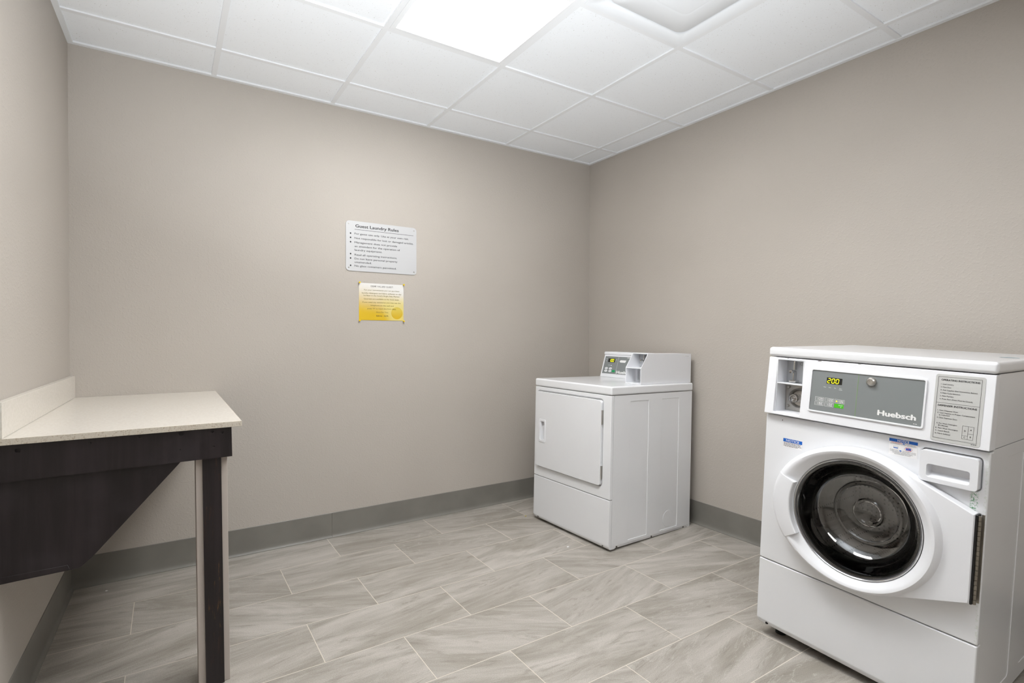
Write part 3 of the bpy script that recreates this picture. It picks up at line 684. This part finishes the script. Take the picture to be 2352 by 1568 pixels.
new('door_handle', b, 'plastic', dd, bevel=.0015, seg=2)
for z0, z1_ in ((.706, .787), (.398, .473)):
    b = B(); box(b, .6168, .6195, -.009, .008, z0, z1_); tube_pts(b, (.6190, -.0075), .0032, z0, z1_, 'z', 10)
    new('hinge', b, 'steel', dd)
# console
sl = .3; yc = lambda z: .560 + (z-.924)*sl
b = B(); cx0, cx1 = .026, .655
prism(b, [(yc(.925), .925), (yc(1.078), 1.078), (yc(1.078)-.006, 1.083), (yc(1.078)-.006, 1.095), (yc(1.078)+.002, 1.102), (D-.005, 1.102), (D-.005, .925)], cx0, cx1, 'x')
cn = new('console', b, 'plastic', dy, bevel=.0025, seg=2)
cw = lambda c: Vector((c.x, c.y + yc(c.z), c.z))
b = frame(B(), rr(.0345, .60, .9435, 1.0745, .003, 2), rr(.0395, .595, .9485, 1.0695, .002, 2), -.0025, .001); new('bezel', b, 'plastic', cn, warp=cw)
cf = new('fascia', prism(B(), rr(.039, .5955, .948, 1.070, .002, 2), -.0012, .001), 'grey', cn, warp=cw)
yy = -.0018
new('display', prism(B(), rr(.073, .138, 1.0285, 1.0545, .001, 2), yy-.0003, -.001), 'screen', cf, warp=cw)
b = B()
for i, s in enumerate(('bc', 'abcdef', 'abcdef')): seg7(b, .086+.0155*i, 1.0325, .0095, .0175, s, yy-.0006, .0034)
new('digits', b, 'yled', cf, raw=True, warp=cw)
new('divider_line', quad(B(), .168, .1692, .950, 1.068, yy), 'white', cf, raw=True, warp=cw)
b = B()
for x, z, L_, h in ((.052, 1.051, .010, .002), (.052, 1.036, .010, .002), (.146, 1.045, .010, .002), (.085, 1.006, .015, .002), (.107, 1.004, .011, .004), (.245, 1.062, .055, .003)):
    new('caption', dashes(B(), x, x+L_, z, h, yy), 'white', cf, raw=True, warp=cw)
b = B(); b.faces.new([b.verts.new((x, yy, z)) for x, z in ((.182, 1.0375), (.191, 1.030), (.236, 1.030), (.243, 1.046), (.19, 1.046))]); new('badge', b, 'white', cf, raw=True, warp=cw)
for x, z in ((.0725, .985), (.112, .985), (.0725, .967), (.112, .967)):
    b = B(); pts = [(x+.0135*math.cos(2*PI*i/20), z+.0075*math.sin(2*PI*i/20)) for i in range(20)]; prism(b, pts, -.0035, -.001)
    q = new('button', b, 'plastic', cf, warp=cw); b = dashes(B(), x-.006, x+.007, z-.001, .002, -.0038); new('button_text', b, 'dgrey', q, raw=True, warp=cw)
new('start_button', prism(B(), rr(.132, .158, .9605, .9755, .002, 2), -.0028, -.001), 'dkgreen', cf, warp=cw)['label'] = 'green start button'
new('logo', text(B(), 'Huebsch', .176, .309, .9545, .0185, y=yy, bold=.06), 'white', cf, raw=True, warp=cw)['label'] = 'white maker lettering'
# coin box
x0, x1 = .541, .661
prof = [(.262, zt+.0005), (.262, 1.020), (.323, 1.107), (.733, 1.107), (.733, zt+.0005)]
b = prism(B(), prof, x0, x1, 'x')
th = .0035
up = prism(B(), [(.20, 1.0215), (.267, 1.0215), (.327, 1.1035), (.40, 1.1035), (.40, 1.0215)], x0+th, x1-th, 'x')
lo = box(B(), x0+th, x1-th, .2, .345, zt+.006, 1.0175)
up2 = None
b = cut(b, prism(B(), [(.20, 1.0215), (.385, 1.0215), (.385, 1.1035), (.20, 1.1035)], x0+th, x1-th, 'x'), lo)
b = cut(b, prism(B(), rr(.672, .705, 1.086, 1.0925, .003, 3), x1-.003, x1+.01, 'x'))
cbx = new('coin_box', b, 'plastic', dy, bevel=.0012, seg=2)
new('coin_plate', box(B(), x0+th+.0005, x1-th-.0005, .381, .3845, 1.022, 1.103), 'galv', cbx)
b = B(); xm = (x0+x1)/2 - .004
prism(b, rr(xm-.003, xm+.003, 1.068, 1.098, .002, 3), .358, .3805); lathe(b, [(0, .330), (.007, .332), (.008, .340), (.004, .343), (.004, .381)], (xm-.004, 1.0635), 16)
box(b, xm-.003, xm+.003, .352, .3805, 1.032, 1.062); prism(b, rr(xm-.014, xm+.012, 1.0225, 1.030, .002, 3), .345, .3805)
new('coin_slot', b, 'chrome', cbx)
new('coin_mark', lathe(B(), [(.0085, .3800), (.0070, .3800)], (xm+.03, 1.091), 20), 'dgrey', cbx, raw=True)
b = prism(B(), rr(x0+.028, x1-.006, zt+.014, 1.012, .010, 5), .335, .3445); b = cut(b, prism(B(), rr(x0+.034, x1-.012, zt+.020, 1.006, .008, 5), .32, .341)); new('cash_drawer', b, 'galv', cbx, bevel=.001, seg=1)
new('drawer_lock', tube_pts(B(), (x1-.030, .972), .0065, .333, .342, n=16), 'black', cbx)
for x, y in ((.05, .06), (.63, .06), (.05, .66), (.63, .66)):
    zf = x*.0055 + y*.0184 - .0
    b = B(); tube_pts(b, (x, y), .016, max(zf+.0005, .001), zb+.004+.0, 'z', 16); new('foot', b, 'black', dy)

# ---------------------------------------------------------------- small litter on the floor
def scrap(name, x, y, r, m, label, cat, h=.002):
    b = B(); random.seed(int(x*-1000)); pts = []
    for i in range(7):
        a = 2*PI*i/7; q = r*random.uniform(.5, 1); pts.append((q*math.cos(a), q*math.sin(a)*.6))
    prism(b, pts, 0, h, 'z')
    for v in b.verts: v.co.z += random.uniform(0, h*.6) if v.co.z > 0 else 0
    tag(new(name, b, m, None, loc=(x, y, .0003)), label, cat)
scrap('paper_scrap', -.939, -.887, .011, 'paper', 'tiny white paper scrap on the floor in front of the dryer', 'scrap', .004)
scrap('crumb', -.845, -.330, .010, 'crumb', 'tiny pale yellow crumb on the floor by the dryer, near the back baseboard', 'crumb', .004)
scrap('lint_speck', -3.084, -.108, .007, 'paper', 'tiny white lint speck on the floor under the counter', 'lint', .002)
